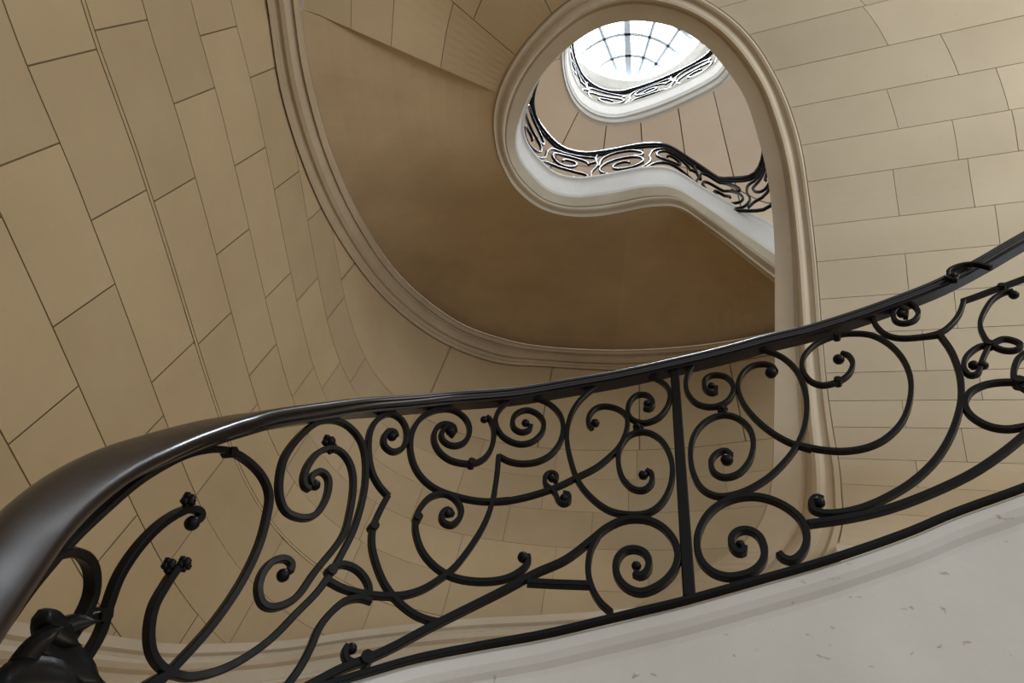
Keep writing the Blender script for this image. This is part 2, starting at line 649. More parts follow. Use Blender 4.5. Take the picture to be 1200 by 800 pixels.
# wall under the springing of the vault, beyond the right part of the lower flight
p0 = dense[lo_i]
V, F = grid([[p0 + G * s + Vector((0, 0, z)) for s in (-0.02, VLEN)] for z in (0.0, -2.6)])
tag(obj('wall_right', V, F, M_VAULT), kind='structure')

# soffit slabs between the ring and the wall moulding
mi_soft = [on_wall(p.x, p.y, 0.10) + Vector((0, 0, 0.02)) for p in catmull(MOULD_IN, 5)]


def at_param(path, u):
    f = max(0.0, min(1.0, u)) * (len(path) - 1)
    i = min(int(f), len(path) - 2)
    return path[i].lerp(path[i + 1], f - i)


def pix(p):
    c = cam_rot.transposed() @ (p - Vector((0, 0, EYE)))
    return 600 + FPX * c.x / -c.z, 400 - FPX * c.y / -c.z


def nearest(path, x, y, i0=0, i1=None):
    best, bi = 1e18, 0
    for i in range(i0, i1 or len(path)):
        px, py = pix(path[i])
        d = (px - x) ** 2 + (py - y) ** 2
        if d < best:
            best, bi = d, i
    return bi


def slab(name, inner, outer, mat, parent, bulge, nu=14, nv=10, thick=0.0):
    rows = []
    for i in range(nu + 1):
        a, b = at_param(inner, i / nu), at_param(outer, i / nu)
        row = []
        for j in range(nv + 1):
            t = j / nv
            row.append(a.lerp(b, t) + Vector((0, 0, bulge * 4 * t * (1 - t))))
        rows.append(row)
    V, F = grid(rows)
    n = len(V)
    m = nv + 1
    V2 = [v + Vector((0, 0, 0.03)) for v in V]
    rim = [j for j in range(m)] + [i * m + nv for i in range(1, nu + 1)] + [nu * m + j for j in range(nv - 1, -1, -1)] + \
          [i * m for i in range(nu - 1, 0, -1)]
    F = F + [(a, b, b + n, a + n) for a, b in zip(rim, rim[1:] + rim[:1])]
    return obj(name, V + V2, F, mat, parent, False)


iA = nearest(dense, 583, 112, 20 * NS, 27 * NS)
iB = nearest(dense, 612, 232, 25 * NS, 30 * NS)
iC = nearest(dense, 740, 249, 30 * NS, 34 * NS)
iE = len(dense) - 1
wA = nearest(mi_soft, 353, 12)
wB = nearest(mi_soft, 505, 357)
wC = nearest(mi_soft, 720, 411)
wE = len(mi_soft) - 1
e = 1
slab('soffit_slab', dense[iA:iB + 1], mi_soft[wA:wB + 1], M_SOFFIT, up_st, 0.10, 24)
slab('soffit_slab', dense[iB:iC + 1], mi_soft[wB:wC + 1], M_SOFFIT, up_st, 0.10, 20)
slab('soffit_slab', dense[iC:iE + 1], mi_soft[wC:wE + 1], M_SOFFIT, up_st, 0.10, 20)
# slabs overhead, from the vault round to the crease
last = dense[hi_i]
outer = catmull([last + G * VLEN, Vector((1.8, -2.2, 5.6)), Vector((-0.6, -2.4, 5.75)), Vector((-1.9, -1.4, 5.9)),
                 AZ(-95, 1.98, 4.4), AZ(-80, 1.97, 4.41), mi_soft[wA] + Vector((0, 0, 0.03))], 6)
inner = dense[hi_i:iA + 1]
cuts = [0.0, 0.3, 0.55, 0.8, 1.0]
for n, (u0, u1) in enumerate(zip(cuts, cuts[1:])):
    a = [at_param(inner, u0 + 0.0015 + (u1 - u0 - 0.003) * k / 8) for k in range(9)]
    b = [at_param(outer, u0 + 0.0015 + (u1 - u0 - 0.003) * k / 8) for k in range(9)]
    tc_ = [0.0, 0.22 + 0.1 * (n % 2), 0.5 + 0.08 * (n % 2), 0.78, 1.0]
    for t0, t1 in zip(tc_, tc_[1:]):
        slab('soffit_slab', [p.lerp(q, t0 + 0.0015) for p, q in zip(a, b)], [p.lerp(q, t1 - 0.0015) for p, q in zip(a, b)], M_WALL, up_st, 0.0, 8, 3)
V, F = grid([[at_param(inner, k / 20).lerp(at_param(outer, k / 20), t) + Vector((0, 0, 0.025)) for t in (0.0, 0.33, 0.66, 1.0)] for k in range(21)])
obj('soffit_backing', V, F, M_MORTAR, up_st)

# ------------------------------------------------------------------ top flight, drum and skylight
RING3 = [((690, 15), (680, 8)), ((676, 30), (668, 26)), ((667, 45), (660, 42)), ((663, 62), (656, 62)), ((663, 80), (658, 84)), ((668, 100), (663, 106)),
         ((679, 119), (673, 126)), ((698, 132), (691, 142)), ((721, 136), (716, 148)), ((745, 131), (746, 145)), ((775, 121), (779, 134)),
         ((805, 108), (810, 120)), ((830, 95), (836, 107)), ((845, 83), (853, 93)), ((856, 62), (866, 68)), ((858, 38), (868, 36))]
R1 = catmull([PH(*a, 7.90) for a, b in RING3], 5)
R4 = catmull([PH(*b, 7.76) for a, b in RING3], 5)
top_st = thing('staircase', (0, 0, 1.6), 'topmost stone flight with white string just under the skylight', 'staircase')
tw3 = [(Vector((0, 0, EYE)) - a).normalized() for a in R1]
V, F = loft(R1, R4, [(0, 0), (0.1, 0.03), (0.3, 0.0), (0.4, 0.05), (0.6, 0.07), (0.75, 0.03), (0.85, 0.03), (1, 0.0)], tw3)
obj('string_moulding', V, F, M_PLASTER, top_st)
base3 = [p + Vector((0, 0, 0.60)) for p in R1]
n3 = []
for i in range(len(R1)):
    t = R1[min(i + 1, len(R1) - 1)] - R1[max(i - 1, 0)]
    t.z = 0
    t.normalize()
    n3.append(Vector((-t.y, t.x, 0)))
rows = [[a + n * 0.15, a, a.lerp(b, 0.1) - n * 0.01, a.lerp(b, 0.13) + n * 0.015, a.lerp(b, 0.9) + n * 0.015, b, b + n * 0.15]
        for a, b, n in zip(R1, base3, n3)]
V, F = grid(rows)
obj('string', V, F, M_PLASTER, top_st)
SOFF3 = [(672, 0), (650, 20), (640, 50), (596, 85), (582, 130), (590, 180), (622, 215), (664, 228), (710, 226), (750, 225), (792, 232), (832, 255), (880, 290), (945, 320),
         (985, 240), (965, 90)]
O3 = catmull([PH(x, y, 7.45) for x, y in SOFF3], 5)
c3 = [0.0, 0.22, 0.42, 0.52, 0.61, 0.70, 0.80, 0.9, 1.0]
for u0, u1 in zip(c3, c3[1:]):
    a = [at_param(R4, u0 + 0.0012 + (u1 - u0 - 0.0024) * k / 8) for k in range(9)]
    b = [at_param(O3, u0 + 0.0012 + (u1 - u0 - 0.0024) * k / 8) for k in range(9)]
    mid = [p.lerp(q, 0.62) + Vector((0, 0, 0.08)) for p, q in zip(a, b)]
    slab('soffit_slab', a, mid, M_UPPER, top_st, 0.0, 8, 4)
    mid2 = [p.lerp(q, 0.63) + Vector((0, 0, 0.08)) for p, q in zip(a, b)]
    slab('soffit_slab', mid2, b, M_UPPER, top_st, 0.0, 8, 4)
V, F = grid([[p.lerp(q, t) + Vector((0, 0, 0.10)) for t in (0, 0.62, 1)] for p, q in zip(R4, O3)])
obj('soffit_backing', V, F, M_MORTAR, top_st)

# drum: circle through three pixels of the glass edge
HG = 12.6
pa, pb, pc = PH(672, 62, HG), PH(739, 93, HG), PH(817, 51, HG)
ax, ay, bx, by, cx, cy = pa.x, pa.y, pb.x, pb.y, pc.x, pc.y
dd = 2 * (ax * (by - cy) + bx * (cy - ay) + cx * (ay - by))
ux = ((ax * ax + ay * ay) * (by - cy) + (bx * bx + by * by) * (cy - ay) + (cx * cx + cy * cy) * (ay - by)) / dd
uy = ((ax * ax + ay * ay) * (cx - bx) + (bx * bx + by * by) * (ax - cx) + (cx * cx + cy * cy) * (bx - ax)) / dd
CR = math.hypot(ax - ux, ay - uy)
CC = Vector((ux, uy, 0))
sec = [(r, HG + z) for r, z in [(1.45, -2.3), (1.32, -1.4), (1.25, -0.95), (1.22, -0.93), (1.2, -0.7), (1.13, -0.65), (1.13, -0.42), (1.06, -0.38), (1.06, -0.17), (1.0, -0.13), (1.0, 0), (1.5, 0.02)]]
rows = []
for k in range(65):
    th = 2 * math.pi * k / 64
    rows.append([CC + Vector((CR * r * math.cos(th), CR * r * math.sin(th), z + EYE)) for r, z in sec])
V, F = grid(rows)
drum = tag(obj('wall_drum', V, F, M_DRUM, None, True), kind='structure')

sky = thing('skylight', CC + Vector((0, 0, HG + EYE)), 'round white-glowing glass skylight with grey fan-shaped glazing bars', 'skylight')
FC = (738, 120)


def fan(ang, r, dz=0.0):
    a = math.radians(ang)
    x, y = FC[0] + r * math.sin(a), FC[1] - r * math.cos(a)
    return PH(x, y, HG + 0.10 + dz)


ribs = [-80, -52, -22, -2.0, 17, 34, 54, 80]
rad = [20, 55, 80, 104, 122]
for a0, a1 in zip(ribs, ribs[1:]):
    for r0, r1 in zip(rad, rad[1:]):
        n = 4
        V, F = grid([[fan(a0 + (a1 - a0) * k / n, r, 0.03) for k in range(n + 1)] for r in (r0, r1)])
        obj('pane', V, F, mg, sky)
for a in ribs:
    path = [fan(a, 20 + 102 * k / 6) for k in range(7)]
    wdt = 0.11 if abs(a + 2) < 1 else 0.055
    V, F = sweep(path, Vector((0, 0, 1)), rect(0.05, wdt, 0.2))
    obj('glazing_bar', V, F, M_BAR, sky)
for r in rad[1:]:
    path = [fan(-80 + 160 * k / 32, r) for k in range(33)]
    V, F = sweep(path, Vector((0, 0, 1)), rect(0.05, 0.05, 0.2))
    obj('glazing_bar', V, F, M_BAR, sky)

# ------------------------------------------------------------------ lower flight (nearest)
HR = [(0, 665, .64), (45, 612, .70), (90, 574, .765), (135, 547, .83), (180, 528, .895), (225, 512, .95), (270, 499, 1.00), (315, 490, 1.04),
      (400, 479, 1.10), (460, 475, 1.13), (526, 470, 1.155), (600, 465, 1.165), (660, 456, 1.16), (725, 445, 1.145), (790, 431, 1.135), (845, 418, 1.145), (900, 403, 1.17),
      (950, 391, 1.21), (1008, 373, 1.26), (1050, 358, 1.30), (1100, 338, 1.36), (1150, 312, 1.43), (1200, 283, 1.51)]
hr3 = [PD(*p) for p in HR]
# carry the rail on past the frame at both ends
h0 = hr3[0]
pre = [PD(-330, 1060, .42), PD(-190, 900, .48), PD(-100, 790, .54), PD(-45, 722, .592)]
d1 = (hr3[-1] - hr3[-3]).normalized()
post_ = [hr3[-1] + d1 * k for k in (0.4, 0.9, 1.5)]
hr_path = resample(catmull(pre + hr3 + post_, 6), 0.02)
PLAN = [Vector((p.x, p.y)) for p in resample(catmull(hr3, 6), 0.01)]
PLAN_AZ = [math.degrees(math.atan2(p.x, p.y)) for p in PLAN]
PLAN_D = [p.length for p in PLAN]


def near_d(a):
    tab = list(zip(PLAN_AZ, PLAN_D))
    if a <= PLAN_AZ[0]:
        return PLAN_D[0]
    if a >= PLAN_AZ[-1]:                           # straight on, past the frame
        p, q = PLAN[-4], PLAN[-1]
        d = (q - p).normalized()
        s, c = math.sin(math.radians(a)), math.cos(math.radians(a))
        den = d.x * c - d.y * s
        k = (q.y * s - q.x * c) / den if abs(den) > 1e-4 else 0
        return (q + d * max(0, min(k, 3))).length
    lo_, hi_ = 0, len(tab) - 1
    while hi_ - lo_ > 1:
        m = (lo_ + hi_) // 2
        if PLAN_AZ[m] <= a:
            lo_ = m
        else:
            hi_ = m
    f = (a - PLAN_AZ[lo_]) / max(1e-9, PLAN_AZ[hi_] - PLAN_AZ[lo_])
    return PLAN_D[lo_] + f * (PLAN_D[hi_] - PLAN_D[lo_])


def near_n(a):
    """horizontal normal of the railing, pointing to the camera side"""
    p, q = AZ(a - 1, near_d(a - 1), 0), AZ(a + 1, near_d(a + 1), 0)
    t = (q - p).normalized()
    return Vector((t.y, -t.x, 0))


def NEAR(x, y):
    a, t = azt(x, y)
    return PD(x, y, near_d(a)), near_n(a)


rail = thing('railing', AZ(28.6, 1.25, 0.35), 'nearest black wrought-iron scroll railing sweeping across the foreground', 'railing')
nn = []
for i in range(len(hr_path)):
    t = hr_path[min(i + 1, len(hr_path) - 1)] - hr_path[max(i - 1, 0)]
    t.z = 0
    t.normalize()
    nn.append(Vector((t.y, -t.x, 0)))
# moulded section: a towards the well, b downwards (tangent x normal)
hs = [(0.019, -0.0155), (0.0235, -0.0145), (0.0275, -0.0115), (0.0300, -0.0075), (0.0305, -0.003), (0.029, 0.0005), (0.0245, 0.002), (0.0225, 0.006), (0.0235, 0.011), (0.021, 0.0145), (0.015, 0.016),
      (0.015, 0.022), (-0.015, 0.022), (-0.015, 0.016), (-0.021, 0.0145), (-0.0235, 0.011), (-0.0225, 0.006), (-0.0245, 0.002), (-0.029, 0.0005), (-0.0305, -0.003), (-0.03, -0.0075), (-0.0275, -0.0115),
      (-0.0235, -0.0145), (-0.019, -0.0155), (-0.008, -0.0165), (0.008, -0.0165)]
tt = (hr_path[11] - hr_path[9]).normalized()
sgn = 1 if tt.cross(nn[10]).z < 0 else -1
V, F = sweep(hr_path, nn, [(a, b * sgn) for a, b in hs])
o = obj('handrail', V, F, M_RAIL, rail, True)
o['label'] = 'polished dark moulded handrail'
md = o.modifiers.new('edge', 'EDGE_SPLIT')
md.split_angle = math.radians(40)

BR = [(330, 818), (370, 806), (430, 788), (490, 771), (560, 757), (637, 743), (710, 726), (760, 714), (805, 703), (880, 682), (970, 656), (1060, 625), (1120, 600),
      (1200, 571), (1260, 545)]
br3, brn = [], []
for p in catmull(BR, 5):
    a, b = NEAR(p.x, p.y)
    br3.append(a)
    brn.append(b)
V, F = sweep(br3, brn, rect(0.018, 0.011))
obj('bottom_rail', V, F, M_IRON, rail)
a, b = NEAR(790.5, 434)
c, d = NEAR(808, 700)
V, F = sweep([a, a.lerp(c, 0.5), c], b, rect(0.018, 0.025))
obj('post', V, F, M_IRON, rail)

BW, BT = 0.016, 0.0125


def T(ox, oy, s, pts):
    return [(ox + x * s, oy + y * s) for x, y in pts]


def Z1(*p): return T(300, 460, .25, p)
def Z2(*p): return T(420, 450, .1875, p)
def Z3(*p): return T(360, 570, .2876, p)
def Z4(*p): return T(560, 430, .2626, p)
def Z5(*p): return T(780, 390, .2874, p)
def Z6(*p): return T(1000, 300, .2751, p)
def Z7(*p): return T(180, 440, .45, p)
def Z8(*p): return T(900, 370, .3125, p)
def C3(*p): return T(0, 440, .45, p)
def C6(*p): return T(840, 260, .5, p)
def QQ(*p): return T(600, 560, .25, p)


def scroll(pts, w=BW, t=BT, balls=(), taper=(1, 1), collars=(), off=0.0):
    pp = resample([Vector(p) for p in catmull(pts, 8)], 3.0)
    P, N_ = [], []
    for q in pp:
        a, n = NEAR(q.x, q.y)
        P.append(a + n * off)
        N_.append(n)
    # rows with a tapering section
    rows = []
    m = len(P)
    for i, p in enumerate(P):
        tg = (P[min(i + 1, m - 1)] - P[max(i - 1, 0)]).normalized()
        n = N_[i]
        n = (n - tg * n.dot(tg)).normalized()
        b = tg.cross(n)
        u = i / max(1, m - 1)
        k = 1.0
        if u < 0.15:
            k = taper[0] + (1 - taper[0]) * u / 0.15
        if u > 0.85:
            k = taper[1] + (1 - taper[1]) * (1 - u) / 0.15
        rows.append([p + n * x + b * y for x, y in rect(w, t * k)])
    V, F = grid(rows, closed=True)
    F.append(tuple(range(7, -1, -1)))
    F.append(tuple((m - 1) * 8 + k for k in range(8)))
    o = obj('scroll', V, F, M_IRON, rail)
    for x, y, r in balls:
        c, n = NEAR(x, y)
        c = c + n * off
        depth = (cam_rot.transposed() @ (c - Vector((0, 0, EYE)))).z
        ball('scroll_tip', c, abs(r * depth / FPX), M_IRON, o)
    for x, y in collars:
        knot(x, y, o)
    return o


def knot(x, y, parent, s=1.0):
    c, n = NEAR(x, y)
    V, F = [], []
    u = Vector((0, 0, 1))
    r = n.cross(u)
    for dz in (-1, 1):
        for k in range(8):
            a = math.pi * (k + 0.5) / 4
            V.append(c + (r * math.cos(a) + u * math.sin(a)) * 0.0105 * s + n * dz * 0.012 * s)
    for k in range(8):
        F.append((k, (k + 1) % 8, 8 + (k + 1) % 8, 8 + k))
    F += [tuple(range(8)), tuple(range(15, 7, -1))]
    return obj('collar', V, F, M_IRON, parent)


def rosette(x, y, r, parent=None):
    """small leafy knob: a core and five lobes in one mesh"""
    c, n = NEAR(x, y)
    depth = abs((cam_rot.transposed() @ (c - Vector((0, 0, EYE)))).z)
    R_ = r * depth / FPX
    u = Vector((0, 0, 1))
    s = n.cross(u)
    V, F = [], []
    spots = [(c + n * R_ * 0.3, R_ * 0.6)] + [(c + (s * math.cos(k * 1.2566 + 0.5) + u * math.sin(k * 1.2566 + 0.5)) * R_ * 0.55, R_ * 0.5) for k in range(5)]
    for cc, rr in spots:
        bm = bmesh.new()
        bmesh.ops.create_icosphere(bm, subdivisions=1, radius=rr)
        off = len(V)
        V += [v.co + cc for v in bm.verts]
        F += [tuple(off + v.index for v in f.verts) for f in bm.faces]
        bm.free()
    return obj('rosette', V, F, M_IRON, parent or rail, True)


# ---- left, close to the camera
s = scroll(C3((-60, 725), (0, 655), (80, 545), (180, 430), (270, 345), (360, 270)) + Z7((60, 213), (130, 193), (190, 195), (240, 220), (280, 260), (300, 310), (293, 370),
       (270, 450), (220, 550), (150, 650), (70, 740), (10, 800), (-30, 840)), collars=Z7((198, 200)))
s = scroll(C3((505, 380), (521, 368), (516, 352), (480, 350), (420, 385), (360, 445), (310, 520), (280, 600), (262, 665), (225, 730), (185, 780), (140, 830)),
           balls=[(C3((500, 384))[0] + (9,))])
rosette(*C3((490, 326))[0], 11)
s = scroll(C3((460, 500), (430, 545), (400, 600), (388, 660), (392, 715), (412, 752), (440, 772)))
rosette(*C3((440, 494))[0], 10)
rosette(*C3((480, 490))[0], 10)
scroll(Z7((-60, 840), (-10, 800), (40, 778), (90, 785), (150, 775), (220, 745), (300, 690), (370, 620), (440, 545)) + Z1((430, 700), (480, 570), (510, 430), (510, 300), (480, 210),
       (420, 150), (350, 130), (270, 150), (190, 220), (130, 310), (107, 420), (115, 510), (150, 565), (220, 588), (280, 570), (325, 500), (340, 430),
       (330, 390), (300, 370), (265, 385), (255, 410), (268, 440)), balls=[(Z1((275, 432))[0] + (7,))])
scroll(Z1((250, 452), (228, 440), (222, 400), (240, 345), (280, 290), (330, 264), (375, 266), (415, 295), (445, 350), (455, 430), (440, 550), (400, 680)) +
       Z7((420, 510), (370, 578), (320, 603), (285, 596), (272, 560), (280, 520), (305, 487), (338, 477), (358, 490), (354, 512)),
       balls=[(Z7((337, 520))[0] + (8,))])
rosette(*Z1((343, 233))[0], 10)
rosette(*Z1((345, 268))[0], 6)
scroll(C3((70, 545), (115, 480), (165, 456), (212, 466), (238, 505), (237, 570), (205, 640), (155, 715), (100, 790)), w=0.02)
scroll(C3((262, 622), (222, 632), (185, 665), (150, 715), (110, 770)))
knot(*C3((262, 622))[0], rail)


def leaf(x, y, L_, W_, ang, lift):
    """thick cupped leaf of the big ornament, hammered from the bar: pointed oval with a raised rib"""
    c, n = NEAR(x, y)
    depth = abs((cam_rot.transposed() @ (c - Vector((0, 0, EYE)))).z)
    L_, W_ = L_ * depth / FPX, W_ * depth / FPX
    u = Vector((0, 0, 1))
    r = u.cross(n)
    d = r * math.cos(ang) + u * math.sin(ang)
    e_ = n.cross(d)
    rows = []
    for i in range(9):
        t = i / 8
        hw = W_ * (math.sin(math.pi * min(1, t * 0.92 + 0.06)) ** 0.7) * (1 + 0.05 * math.sin(t * 9))
        cc = c + d * L_ * (t - 0.5) + n * (lift * (0.5 + t * t))
        rows.append([cc + e_ * hw * 0.5 * q + n * (0.012 * (1 - abs(q)) - 0.004) for q in (-1, -0.5, 0, 0.5, 1)] +
                    [cc + e_ * hw * 0.5 * q - n * 0.012 for q in (1, 0, -1)])
    V, F = grid(rows, closed=True)
    F += [tuple(range(7, -1, -1)), tuple(8 * 8 + k for k in range(8))]
    return obj('leaf', V, F, M_IRON, rail, True)


leaf(*C3((120, 655))[0], 60, 36, 0.1, 0.02)
leaf(*C3((175, 650))[0], 40, 26, 1.0, 0.015)
leaf(*C3((130, 745))[0], 90, 52, 0.15, 0.03)
leaf(*C3((60, 720))[0], 70, 44, 2.2, 0.02)
leaf(*C3((40, 790))[0], 90, 60, 0.6, 0.035)
# ---- small lobe, long S and leaf stem
scroll(Z3((100, 335), (140, 318), (190, 332), (230, 368), (250, 410), (250, 445)))
knot(*Z3((95, 345))[0], rail)
scroll(Z3((85, 385), (150, 418), (240, 440), (330, 447), (400, 442), (470, 420), (540, 378), (600, 330), (655, 262), (705, 185), (740, 110), (762, 30)) + Z4((70, 580), (85, 480), (92, 398)))
scroll(Z4((92, 398), (140, 422), (200, 432), (270, 422), (330, 388), (370, 330), (380, 260), (360, 205), (310, 160), (240, 137), (180, 140), (120, 167), (83, 215), (80, 260),
          (105, 305), (150, 335), (200, 345), (250, 330), (288, 290), (292, 245), (265, 210), (220, 193), (175, 207), (154, 240), (162, 275), (195, 292), (228, 282), (236, 262)),
       balls=[(Z4((213, 250))[0] + (5,))])
scroll(Z3((262, 468), (210, 455), (150, 470), (90, 520), (45, 580), (15, 650), (-20, 720), (-60, 780), (-100, 830)))
# ---- S bar with the elbow
scroll(Z1((655, 205), (648, 185), (618, 183), (598, 212), (602, 250), (640, 278), (685, 262), (705, 215), (700, 160), (670, 118), (620, 100), (565, 130), (532, 190), (526, 280),
          (542, 370), (575, 435), (620, 487)), balls=[(Z1((637, 205))[0] + (6,))])
scroll(Z3((327, 40), (295, 100), (268, 165), (262, 230), (275, 300), (310, 390), (360, 460), (430, 518), (500, 548), (545, 556)), collars=Z3((268, 165)))
# ---- the two nested spirals under the handrail and the long C
scroll(Z2((580, 322), (600, 295), (575, 268), (535, 282), (516, 318), (530, 355), (570, 382), (620, 385), (665, 362), (690, 318), (690, 260), (660, 208), (600, 167), (530, 158), (450, 177), (380, 225),
          (335, 300), (322, 390), (337, 480), (375, 560), (440, 628), (520, 674), (620, 706), (720, 728), (830, 736), (950, 726)) +
       Z4((60, 602), (130, 598), (220, 580), (310, 553), (380, 525), (440, 495), (520, 455), (580, 410), (630, 360), (660, 300), (668, 240), (650, 205), (610, 183), (560, 176),
          (520, 190), (496, 222), (493, 255), (510, 275)), balls=[(Z4((523, 250))[0] + (5.5,))])
scroll(Z2((602, 300), (592, 266), (545, 250), (500, 265), (472, 310), (475, 370), (510, 430), (570, 475), (640, 495), (700, 498), (760, 484), (810, 440), (840, 370), (845, 290), (826, 230), (800, 206)),
       balls=[(Z2((575, 295))[0] + (6,)), (Z2((785, 222))[0] + (4.5,))], collars=Z2((705, 497)))
scroll(Z3((590, 118), (575, 95), (548, 112), (553, 145), (588, 158), (620, 130), (625, 90), (600, 50), (555, 30), (500, 45), (460, 88), (442, 130), (442, 190), (465, 260), (510, 318), (570, 360),
          (640, 382), (730, 388), (810, 376), (870, 345), (900, 310), (898, 282)), balls=[(Z3((573, 112))[0] + (5,)), (Z3((880, 288))[0] + (7,))], collars=Z3((448, 130)))
# ---- diagonal that becomes the lower spiral
scroll(Z3((-40, 835), (30, 800), (130, 748), (240, 705), (350, 655), (500, 575), (650, 500), (800, 425), (930, 355)) +
       QQ((250, 385), (370, 295), (440, 238), (510, 203), (580, 193), (650, 203), (715, 240), (762, 300), (778, 370), (758, 440), (700, 500), (620, 536), (560, 528), (512, 492),
          (488, 440), (494, 385), (525, 347), (570, 335), (618, 350), (642, 390), (636, 435), (605, 460), (572, 448)), balls=[(QQ((583, 412))[0] + (6,))], w=0.018, t=0.0145)
scroll(Z3((165, 650), (152, 675), (160, 705), (190, 720), (240, 708)), balls=[(Z3((180, 660))[0] + (7,))])
knot(*Z3((240, 705))[0], rail, 1.2)
scroll(QQ((410, 262), (370, 340), (357, 430), (372, 510), (410, 580), (465, 632)))
scroll(QQ((70, 490), (200, 497), (365, 503)), w=0.018, t=0.0145)
# ---- panel left of the post
scroll(Z4((742, 185), (770, 188), (782, 158), (755, 127), (710, 127), (677, 160), (670, 208), (697, 240), (750, 250), (810, 225), (850, 170), (855, 110), (820, 67), (755, 42), (670, 47), (580, 64),
          (500, 110), (440, 170), (407, 240), (397, 320), (412, 410), (447, 510), (510, 588), (590, 643), (680, 660), (760, 652), (820, 610), (858, 540), (869, 460), (855, 390), (820, 330),
          (770, 297), (720, 292), (670, 312), (634, 365), (627, 430), (646, 498), (690, 543), (740, 550), (775, 520), (775, 478), (752, 464)),
       balls=[(Z4((755, 163))[0] + (4.5,)), (Z4((738, 482))[0] + (6,))], collars=Z4((650, 52)))
rosette(*Z4((715, 270))[0], 7)
scroll(Z4((345, 512), (352, 486), (325, 473), (300, 492), (302, 525), (325, 545), (345, 565), (360, 598), (385, 612), (407, 598), (404, 570), (380, 565)), t=0.011,
       balls=[(Z4((330, 497))[0] + (5,)), (Z4((385, 585))[0] + (5.5,))])
# ---- panel right of the post
scroll(Z5((205, 222), (205, 242), (180, 245), (158, 222), (162, 190), (195, 173), (245, 180), (274, 212), (272, 252), (240, 288), (185, 303), (125, 288), (87, 240), (87, 182), (125, 127), (200, 90), (290, 71),
          (390, 70), (470, 97), (530, 150), (564, 220), (576, 300), (565, 390), (530, 470), (470, 545), (400, 605), (310, 652), (220, 668), (150, 638), (112, 570), (102, 490), (117, 420), (160, 366),
          (225, 337), (290, 347), (340, 390), (358, 450), (344, 520), (300, 573), (240, 590), (195, 568), (186, 525), (210, 492), (245, 482), (268, 500)),
       balls=[(Z5((187, 216))[0] + (4.5,)), (Z5((250, 518))[0] + (7.5,))], collars=Z5((235, 96)))
rosette(*Z5((231, 312))[0], 7)
scroll(Z5((450, 160), (435, 138), (400, 128), (350, 137), (312, 170), (295, 220), (312, 280), (360, 345), (430, 405), (510, 450), (600, 478)) +
       Z8((120, 487), (200, 503), (290, 508), (380, 492), (450, 455), (505, 395), (532, 320), (535, 240), (510, 170), (460, 112), (390, 74), (310, 67), (250, 77), (180, 107), (137, 150), (127, 195), (152, 240),
          (200, 261), (260, 249), (303, 220), (318, 180), (302, 150), (275, 141)), balls=[(Z5((430, 163))[0] + (7,)), (Z8((265, 163))[0] + (6.5,))], collars=Z8((258, 77), (262, 247)))
scroll(QQ((1088, 325), (1085, 348), (1058, 350), (1034, 325), (1030, 285), (1060, 252), (1110, 247), (1158, 275), (1182, 330), (1178, 388), (1140, 433), (1080, 458), (1010, 465), (940, 443), (887, 390),
          (868, 320), (878, 250), (920, 173), (990, 118), (1080, 90)) + C6((110, 647), (160, 667), (198, 700), (211, 740), (203, 773), (180, 793), (158, 790), (145, 778)),
       balls=[(QQ((1070, 310))[0] + (5.5,))], w=0.018, t=0.0145)
scroll(Z8((150, 782), (300, 760), (450, 725), (600, 670), (750, 600), (860, 530), (960, 450), (1040, 370)), w=0.018, t=0.0155)
scroll(Z8((205, 690), (180, 682), (163, 705), (175, 732), (235, 742), (330, 728), (430, 690), (540, 625), (630, 540), (690, 440), (722, 330), (720, 230), (690, 140), (645, 73)), t=0.015,
       balls=[(Z8((190, 700))[0] + (7.5,))])
scroll(Z6((222, 262), (225, 235), (190, 228), (170, 250), (180, 278), (215, 288), (260, 275), (277, 240), (248, 207), (190, 200), (130, 212), (90, 245), (90, 285), (130, 330), (190, 350), (280, 347), (360, 331),
          (410, 300), (450, 250), (470, 195)), balls=[(Z6((205, 247))[0] + (5,))])
scroll(Z6((280, 347), (365, 338)))
scroll(Z6((462, 195), (520, 175), (600, 145), (727, 98), (800, 72)), w=0.018, t=0.0115)
scroll(Z6((445, 130), (432, 150), (405, 138), (408, 108), (455, 86), (520, 80), (588, 97)), t=0.011, off=0.036, balls=[(Z6((425, 130))[0] + (5,))])
scroll(Z6((680, 150), (640, 158), (590, 190), (552, 250), (540, 300), (560, 350), (585, 380)), t=0.0115, balls=[(Z6((684, 165))[0] + (5.5,))])
knot(*Z6((632, 135))[0], rail)
scroll(Z6((585, 378), (530, 390), (482, 430), (470, 475), (492, 507), (528, 503), (540, 478)), t=0.0115, balls=[(Z6((513, 465))[0] + (6,))])
scroll(Z6((580, 380), (560, 420), (545, 455)), t=0.0115, balls=[(Z6((552, 465))[0] + (6,))])
knot(*Z6((578, 380))[0], rail)
scroll(Z6((585, 378), (635, 355), (685, 362), (715, 382), (690, 402), (640, 402), (590, 382)), t=0.0115)
scroll(Z6((790, 715), (727, 728), (650, 738), (570, 723), (500, 680), (475, 630), (500, 580), (560, 550), (640, 538), (727, 542), (800, 556)), t=0.0145)
scroll(Z6((800, 380), (727, 420), (697, 450), (683, 500), (692, 535), (727, 565), (780, 590)), t=0.0135)
knot(*Z6((705, 540))[0], rail, 1.2)

